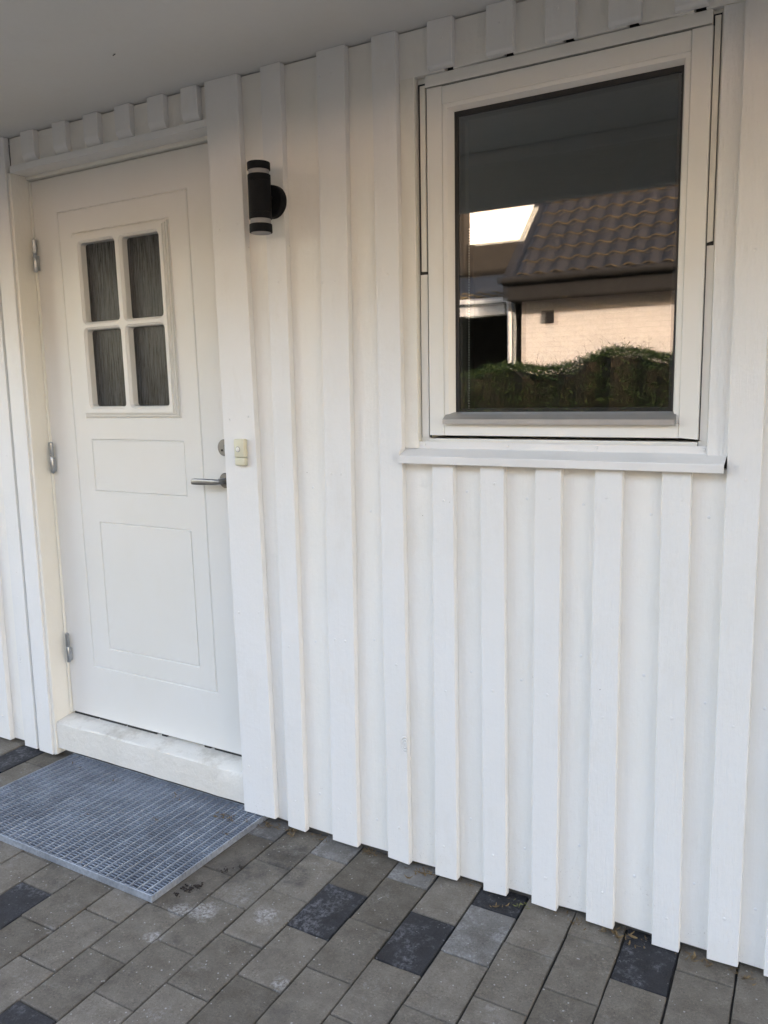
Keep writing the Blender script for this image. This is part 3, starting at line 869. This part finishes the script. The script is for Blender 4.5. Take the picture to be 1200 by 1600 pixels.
# ================================================================== DOORBELL
bell = empty('doorbell', (-1.750, 0, 1.252), 'small yellowed plastic doorbell push on the door casing', 'doorbell')
bm = bmesh.new(); add_box(bm, -1.7715, -1.7285, -0.0205, -0.0012, 1.2790, 1.3390, 0.004, 3)
from_bm('body', bm, M['bell'], bell, smooth=True)
bm = bmesh.new(); add_box(bm, -1.7710, -1.7290, -0.0190, -0.0012, 1.2520, 1.2782, 0.004, 3)
from_bm('name_cover', bm, M['bell'], bell, smooth=True)
bm = bmesh.new(); lathe(bm, [(0.0092, -0.0200), (0.0092, -0.0212), (0.0080, -0.0213)], 24, 'Y', (-1.754, 0, 1.3055))
rg = from_bm('button_ring', bm, M['frost'], bell, smooth=True)
bm = bmesh.new(); lathe(bm, [(0.0072, -0.0205), (0.0070, -0.0226), (0.004, -0.0236), (0.0006, -0.0238)], 24, 'Y', (-1.754, 0, 1.3055))
from_bm('button', bm, M['button'], bell, smooth=True)

# ================================================================== DOOR GRATE
GRX0, GRX1, GRY0, GRY1, GZT = -2.750, -1.734, -0.518, 0.034, 0.0245
grate = empty('door_grate', ((GRX0+GRX1)/2, (GRY0+GRY1)/2, 0), 'galvanised steel grating mat lying on the pavers before the door', 'doormat')
def bar(name, x0, x1, y0, y1, z0, z1): return box(name, x0, x1, y0, y1, z0, z1, M['galv'], grate, 0.0004)
bar('edge_bar', GRX0, GRX1, GRY0, GRY0+0.0035, 0.002, GZT+0.0005); bar('edge_bar', GRX0, GRX1, GRY1-0.0035, GRY1, 0.002, GZT+0.0005)
me_b = me_c = None
nb = 30
for k in range(nb+1):
    x = GRX0 + (GRX1-GRX0)*k/nb
    x = min(max(x, GRX0+0.0017), GRX1-0.0017)
    if me_b is None: ob = bar('bearing_bar', x-0.0017, x+0.0017, GRY0+0.0036, GRY1-0.0036, 0.0025, GZT); me_b = ob.data; ref = ob.location.copy(); rx = x
    else:
        ob = bpy.data.objects.new('bearing_bar', me_b); C.objects.link(ob); ob.parent = grate; ob.location = ref + Vector((x-rx, 0, 0))
nc = 47
for k in range(1, nc):
    y = GRY0 + (GRY1-GRY0)*k/nc
    if me_c is None: ob = bar('cross_bar', GRX0+0.0006, GRX1-0.0006, y-0.0008, y+0.0008, 0.0150, GZT-0.0035); me_c = ob.data; ref = ob.location.copy(); ry = y
    else:
        ob = bpy.data.objects.new('cross_bar', me_c); C.objects.link(ob); ob.parent = grate; ob.location = ref + Vector((0, y-ry, 0))
# serrated band along the right end, where the bars pass through
for k in range(nc):
    y = GRY0 + (GRY1-GRY0)*(k+0.5)/nc
bm = bmesh.new()
for k in range(1, nc):
    y = GRY0 + (GRY1-GRY0)*k/nc
    add_box(bm, GRX1-0.0001, GRX1+0.0012, y-0.0014, y+0.0014, 0.0125, GZT-0.0006)
from_bm('weld_row', bm, M['galv'], grate)

# dark sheet added under the grating to put shade in its cells
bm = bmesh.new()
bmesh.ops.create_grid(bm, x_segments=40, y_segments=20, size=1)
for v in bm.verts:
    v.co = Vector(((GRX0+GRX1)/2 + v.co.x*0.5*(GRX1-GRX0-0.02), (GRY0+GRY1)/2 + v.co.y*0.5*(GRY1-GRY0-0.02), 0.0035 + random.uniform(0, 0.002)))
tag(from_bm('grate_shade', bm, M['soil']), 'dark sheet added under the door grating bars for shade in the cells', 'dirt', kind='stuff')

# ================================================================== LITTER
def leaf_bits(bm, c, n, spread, size, z0=0.0):
    for _ in range(n):
        p = Vector((c[0]+random.gauss(0, spread), c[1]+random.gauss(0, spread*0.55), z0 + random.uniform(0.001, 0.010)))
        a = random.uniform(0, 6.28); L = size*random.uniform(0.4, 1.0); w = L*random.uniform(0.06, 0.28)
        d = Vector((math.cos(a), math.sin(a), 0)); s = Vector((-d.y, d.x, random.uniform(-.4, .4)))
        curl = random.uniform(0.1, 0.6)*L
        L4 = []
        for k in range(4):
            t = k/3
            m = p + d*(t-0.5)*L + Vector((0, 0, curl*(2*t-1)**2*0.6))
            ww = w*(0.3+math.sin(math.pi*min(max(t, .05), .95)))*0.5
            L4.append((bm.verts.new(m - s*ww), bm.verts.new(m + s*ww)))
        for u, v in zip(L4, L4[1:]): bm.faces.new((u[0], u[1], v[1], v[0]))
bm = bmesh.new()
for (x, y, n, sp, sz) in [(-1.70, -0.01, 12, .022, .025), (-1.62, 0.0, 14, .02, .022), (-1.50, 0.012, 8, .02, .018), (-1.31, 0.012, 12, .02, .018), (-1.10, 0.0, 14, .022, .026), (-1.12, -0.05, 1, .004, .03), (-0.96, 0.012, 6, .015, .018),
                          (-0.84, -0.045, 4, .012, .022), (-0.62, -0.01, 8, .016, .02), (-0.50, -0.005, 14, .022, .028), (-0.455, -0.03, 3, .01, .025), (-0.30, -0.01, 10, .018, .025), (-0.21, 0.0, 6, .018, .02), (-0.17, -0.02, 5, .015, .02), (-2.66, 0.012, 8, .06, .015), (-2.0, 0.012, 6, .1, .015)]:
    leaf_bits(bm, (x, y), int(n*1.8), sp, sz)
for k in range(90):
    leaf_bits(bm, (random.uniform(-1.72, -0.05), random.uniform(-0.012, 0.03)), 1, .01, random.uniform(.006, .018))
for (x, y, n, sp, sz) in [(-1.86, -0.075, 12, .02, .02), (-1.83, -0.07, 14, .016, .02), (-1.77, -0.06, 5, .015, .02), (-2.10, -0.05, 5, .02, .025), (-2.07, -0.20, 5, .02, .018), (-2.45, -0.04, 4, .02, .02), (-1.79, -0.14, 5, .02, .018), (-2.30, -0.30, 3, .02, .016), (-2.62, -0.06, 4, .03, .02)]:
    leaf_bits(bm, (x, y), n, sp, sz, GZT-0.002)
tag(from_bm('leaf_litter', bm, M['litter']), 'dry brown leaf scraps lying along the wall foot and on the grating', 'leaves', kind='stuff')
bm = bmesh.new()
leaf_bits(bm, (-0.775, -0.012), 16, .014, .016)
tag(from_bm('moss_tuft', bm, M['moss']), 'small green moss tuft at the wall foot under the window', 'moss')
# crumbs of dark soil beside the grate
bm = bmesh.new()
for (x, y, n, sp) in [(-1.690, -0.415, 40, .011), (-1.675, -0.385, 22, .009), (-1.70, -0.45, 12, .008), (-1.66, -0.28, 14, .02), (-1.63, -0.245, 10, .008)]:
    for _ in range(n):
        rr_ = random.uniform(.0012, .0045)
        m = Matrix.Translation((x+random.gauss(0, sp), y+random.gauss(0, sp*.8), rr_*0.4)) @ Matrix.Diagonal((1, 1, .6, 1))
        bmesh.ops.create_icosphere(bm, subdivisions=1, radius=rr_, matrix=m)
tag(from_bm('soil_crumbs', bm, M['soil']), 'dark crumbs of soil on the pavers beside the grating', 'soil', kind='stuff')

# ================================================================== ACROSS THE YARD (seen as reflection in the window)
nb_ = empty('neighbour_house', (-2, -13, 0), 'white brick house with dark tiled roof, reflected in the window pane', 'house')
WY = -12.0
bm = bmesh.new()
add_box(bm, -5.40, 7.5, WY-8.0, WY, -0.06, 3.35)
from_bm('wall', bm, M['brick'], nb_)
box('vent', -5.02, -4.80, WY+0.0005, WY+0.03, 2.62, 2.84, M['neighbour_dark'], nb_, 0.004)
EY, EZ = -11.45, 3.42
pitch = R(44)
# boxed eave, gutter
box('eave_box', -5.55, 7.6, WY+0.001, EY-0.04, 3.02, 3.30, M['neighbour_dark'], nb_, 0.004)
bm = bmesh.new(); tube(bm, [(-5.6, EY+0.05, 3.34), (7.6, EY+0.05, 3.34)], 0.065, 12)
from_bm('gutter', bm, M['neighbour_dark'], nb_, smooth=True)
bm = bmesh.new()
ryd = 4.55
prof = [(EY, EZ-0.05), (EY-ryd, EZ-0.05+ryd*math.tan(pitch)), (EY-2*ryd, EZ-0.05), (EY-2*ryd, EZ-0.25), (EY-ryd, EZ-0.30+ryd*math.tan(pitch)), (EY, EZ-0.16)]
e = [[bm.verts.new((x, y, z)) for y, z in prof] for x in (-5.55, 7.6)]
for k in range(6): bm.faces.new((e[0][k], e[0][(k+1) % 6], e[1][(k+1) % 6], e[1][k]))
bm.faces.new(e[0]); bm.faces.new(e[1][::-1])
roof = from_bm('roof', bm, M['tile'], nb_)
# roof tiles, one by one
tw, tl = 0.30, 0.345
bm = bmesh.new()
nseg = 8
ft, fb, bt = [], [], []
for k in range(nseg+1):
    t = k/nseg; x = t*tw*1.03
    h = 0.030*math.sin(2*math.pi*t)*0.9 + 0.030
    ft.append(bm.verts.new((x, 0, h+0.028))); fb.append(bm.verts.new((x, 0, h+0.004))); bt.append(bm.verts.new((x, tl*1.08, h*0.9)))
for k in range(nseg):
    bm.faces.new((ft[k], ft[k+1], bt[k+1], bt[k])); bm.faces.new((fb[k], fb[k+1], ft[k+1], ft[k]))
bmesh.ops.recalc_face_normals(bm, faces=bm.faces[:])
tile_me = bpy.data.meshes.new('tile'); bm.to_mesh(tile_me); bm.free(); tile_me.materials.append(M['tile']); tile_me.materials.append(M['sunlit_edge'])
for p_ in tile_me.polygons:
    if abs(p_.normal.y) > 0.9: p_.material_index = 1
cnt = 0
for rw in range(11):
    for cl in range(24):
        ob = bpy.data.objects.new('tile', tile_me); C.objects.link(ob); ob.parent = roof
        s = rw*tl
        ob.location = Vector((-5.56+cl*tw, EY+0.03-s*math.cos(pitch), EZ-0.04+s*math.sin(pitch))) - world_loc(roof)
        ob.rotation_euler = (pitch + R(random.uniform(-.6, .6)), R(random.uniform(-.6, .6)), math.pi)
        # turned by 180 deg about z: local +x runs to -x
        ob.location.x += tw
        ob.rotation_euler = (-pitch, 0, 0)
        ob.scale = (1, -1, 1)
# carport wing with white fascia
cp = empty('carport', (-8, -12, 0), 'low white trimmed carport beside the brick house, reflected in the window', 'carport')
box('fascia', -12, -5.72, -12.0, -11.96, 2.83, 3.02, M['neighbour_trim'], cp, 0.003)
box('gutter', -12, -5.62, -11.955, -11.84, 3.03, 3.12, M['neighbour_trim'], cp, 0.02, 2)
bm = bmesh.new(); tube(bm, [(-5.60, -11.88, 3.05), (-5.59, -11.90, 2.8), (-5.585, -11.91, 1.5), (-5.58, -11.92, 0.0)], 0.042, 12)
from_bm('downpipe', bm, M['neighbour_trim'], cp, smooth=True)
bm = bmesh.new()
a = [(-11.90, 3.10), (-17.0, 4.25), (-17.0, 4.15), (-11.90, 3.03)]
e = [[bm.verts.new((x, y, z)) for y, z in a] for x in (-12, -5.60)]
for k in range(4): bm.faces.new((e[0][k], e[0][(k+1) % 4], e[1][(k+1) % 4], e[1][k]))
bm.faces.new(e[0]); bm.faces.new(e[1][::-1])
cproof = from_bm('roof', bm, M['tile'], cp)
box('back_wall', -12, -5.45, -17.2, -17.02, -0.06, 4.15, M['neighbour_dark'], cp, 0)
box('side_wall', -12.2, -12.01, -17.2, -12.0, -0.06, 3.0, M['neighbour_dark'], cp, 0)
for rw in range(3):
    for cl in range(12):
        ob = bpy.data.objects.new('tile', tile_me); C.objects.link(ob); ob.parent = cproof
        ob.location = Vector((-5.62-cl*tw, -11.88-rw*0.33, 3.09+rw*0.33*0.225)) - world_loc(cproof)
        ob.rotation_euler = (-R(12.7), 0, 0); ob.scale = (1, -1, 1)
# brown timber building further off
tb = empty('timber_building', (-10, -22, 0), 'brown timber building far behind the carport, reflected in the window', 'building')
box('wing', -11.0, -2, -26, -22, -0.06, 5.95, M['timber'], tb, 0.01)
box('tower', -20, -11.05, -22.3, -21.9, -0.06, 9.5, M['timber'], tb, 0.01)
# added pale block, square to the low sun, for the bright reflected patch
fh = empty('glow_block', (-13.5, -31, 0), 'pale sunlit block added beyond the roofs for the bright patch reflected in the window', 'house')
bm = bmesh.new()
ux, uy = 0.66, -0.75
def fp(u, w, z): return bm.verts.new((-13.5 + ux*u - 0.75*w, -31 + uy*u - 0.66*w, z))
f4 = [fp(u, w, z) for u, w in ((-12, 0), (12, 0), (12, 7), (-12, 7)) for z in (-0.06, 10.5)]
for q in ((0, 2, 3, 1), (2, 4, 5, 3), (4, 6, 7, 5), (6, 0, 1, 7), (1, 3, 5, 7), (0, 6, 4, 2)): bm.faces.new([f4[i] for i in q])
from_bm('wall', bm, M['neighbour_trim'], fh)
bm = bmesh.new()
for z in (10.5,):
    a = [fp(u, w, z+0.001) for u, w in ((-12.4, -0.4), (12.4, -0.4), (12.4, 7.4), (-12.4, 7.4))]; r2 = [fp(u, 3.5, z+3) for u in (-12.4, 12.4)]
    bm.faces.new((a[0], a[1], r2[1], r2[0])); bm.faces.new((a[2], a[3], r2[0], r2[1])); bm.faces.new((a[1], a[2], r2[1])); bm.faces.new((a[3], a[0], r2[0])); bm.faces.new(a[::-1])
from_bm('roof', bm, M['tile'], fh)
# hedge
hd = empty('hedge', (-2.5, -6.4, -0.06), 'dark green feathery hedge reflected in the lower half of the window', 'hedge')
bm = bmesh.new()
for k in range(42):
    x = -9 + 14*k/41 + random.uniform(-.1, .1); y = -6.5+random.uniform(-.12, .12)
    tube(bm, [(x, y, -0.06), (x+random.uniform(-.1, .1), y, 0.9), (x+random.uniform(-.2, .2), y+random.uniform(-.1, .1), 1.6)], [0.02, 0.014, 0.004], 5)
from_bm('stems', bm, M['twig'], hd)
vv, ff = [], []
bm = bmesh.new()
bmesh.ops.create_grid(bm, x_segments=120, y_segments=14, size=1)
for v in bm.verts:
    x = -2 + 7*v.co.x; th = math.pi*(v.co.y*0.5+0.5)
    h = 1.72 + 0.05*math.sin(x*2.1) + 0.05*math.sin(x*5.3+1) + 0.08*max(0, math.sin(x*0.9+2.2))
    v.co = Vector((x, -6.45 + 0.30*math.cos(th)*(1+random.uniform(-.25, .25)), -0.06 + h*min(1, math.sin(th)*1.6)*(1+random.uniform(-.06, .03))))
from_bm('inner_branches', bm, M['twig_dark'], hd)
def top(x): return 1.74 + 0.06*math.sin(x*2.1) + 0.05*math.sin(x*5.3+1) + 0.10*max(0, math.sin(x*0.9+2.2))
for k in range(70000):
    x = random.uniform(-9, 5)
    u = random.random()
    h = top(x)
    z = h*(1-u**2.0*1.02)
    half = 0.42*min(1.0, 0.45+ (h-z)*1.2)
    y = -6.45 + math.copysign(abs(random.gauss(0.75, 0.25)), random.uniform(-1, 1.6))*half
    a = random.uniform(0, 6.28); el = random.uniform(-0.3, 1.2)
    L = random.uniform(0.03, 0.075)
    d = Vector((math.cos(a)*math.cos(el), math.sin(a)*math.cos(el), math.sin(el)))
    s = d.cross(Vector((random.uniform(-1, 1), random.uniform(-1, 1), random.uniform(-1, 1)))).normalized()*L*0.16
    p = Vector((x, y, z)); i0 = len(vv)
    vv += [p-s*0.4, p+d*L*0.5-s, p+d*L, p+d*L*0.5+s]
    ff.append((i0, i0+1, i0+2, i0+3))
for k in range(1000):                          # loose wisps above the clipped line
    x = random.uniform(-9, 5); p = Vector((x, -6.45+random.uniform(-.3, .35), top(x)-0.06))
    d = Vector((random.uniform(-.5, .5), random.uniform(-.3, .3), 1)).normalized(); L = random.uniform(0.06, 0.30)*random.uniform(.5, 1)
    bend = Vector((random.uniform(-1, 1), random.uniform(-.5, .5), -0.3))*0.10
    for q in range(4):
        a_, b_ = p + d*L*q/4 + bend*(q/4)**2, p + d*L*(q+1)/4 + bend*((q+1)/4)**2
        w_ = Vector((0.0035*(1-q/5), 0, 0)); i0 = len(vv)
        vv += [a_-w_, a_+w_, b_+w_, b_-w_]; ff.append((i0, i0+1, i0+2, i0+3))
        if random.random() < .8:
            dd = Vector((random.uniform(-1, 1), random.uniform(-1, 1), random.uniform(0, 1))).normalized()*0.05; i0 = len(vv)
            s = Vector((0, 0, 0.006)); vv += [a_, a_+dd*.5-s, a_+dd, a_+dd*.5+s]; ff.append((i0, i0+1, i0+2, i0+3))
me = bpy.data.meshes.new('foliage'); me.from_pydata([tuple(Vector(v)-Vector(hd.location)) for v in vv], [], ff)
o = link_mesh('foliage', me, M['leaf'], hd, hd.location); o['kind'] = 'stuff'
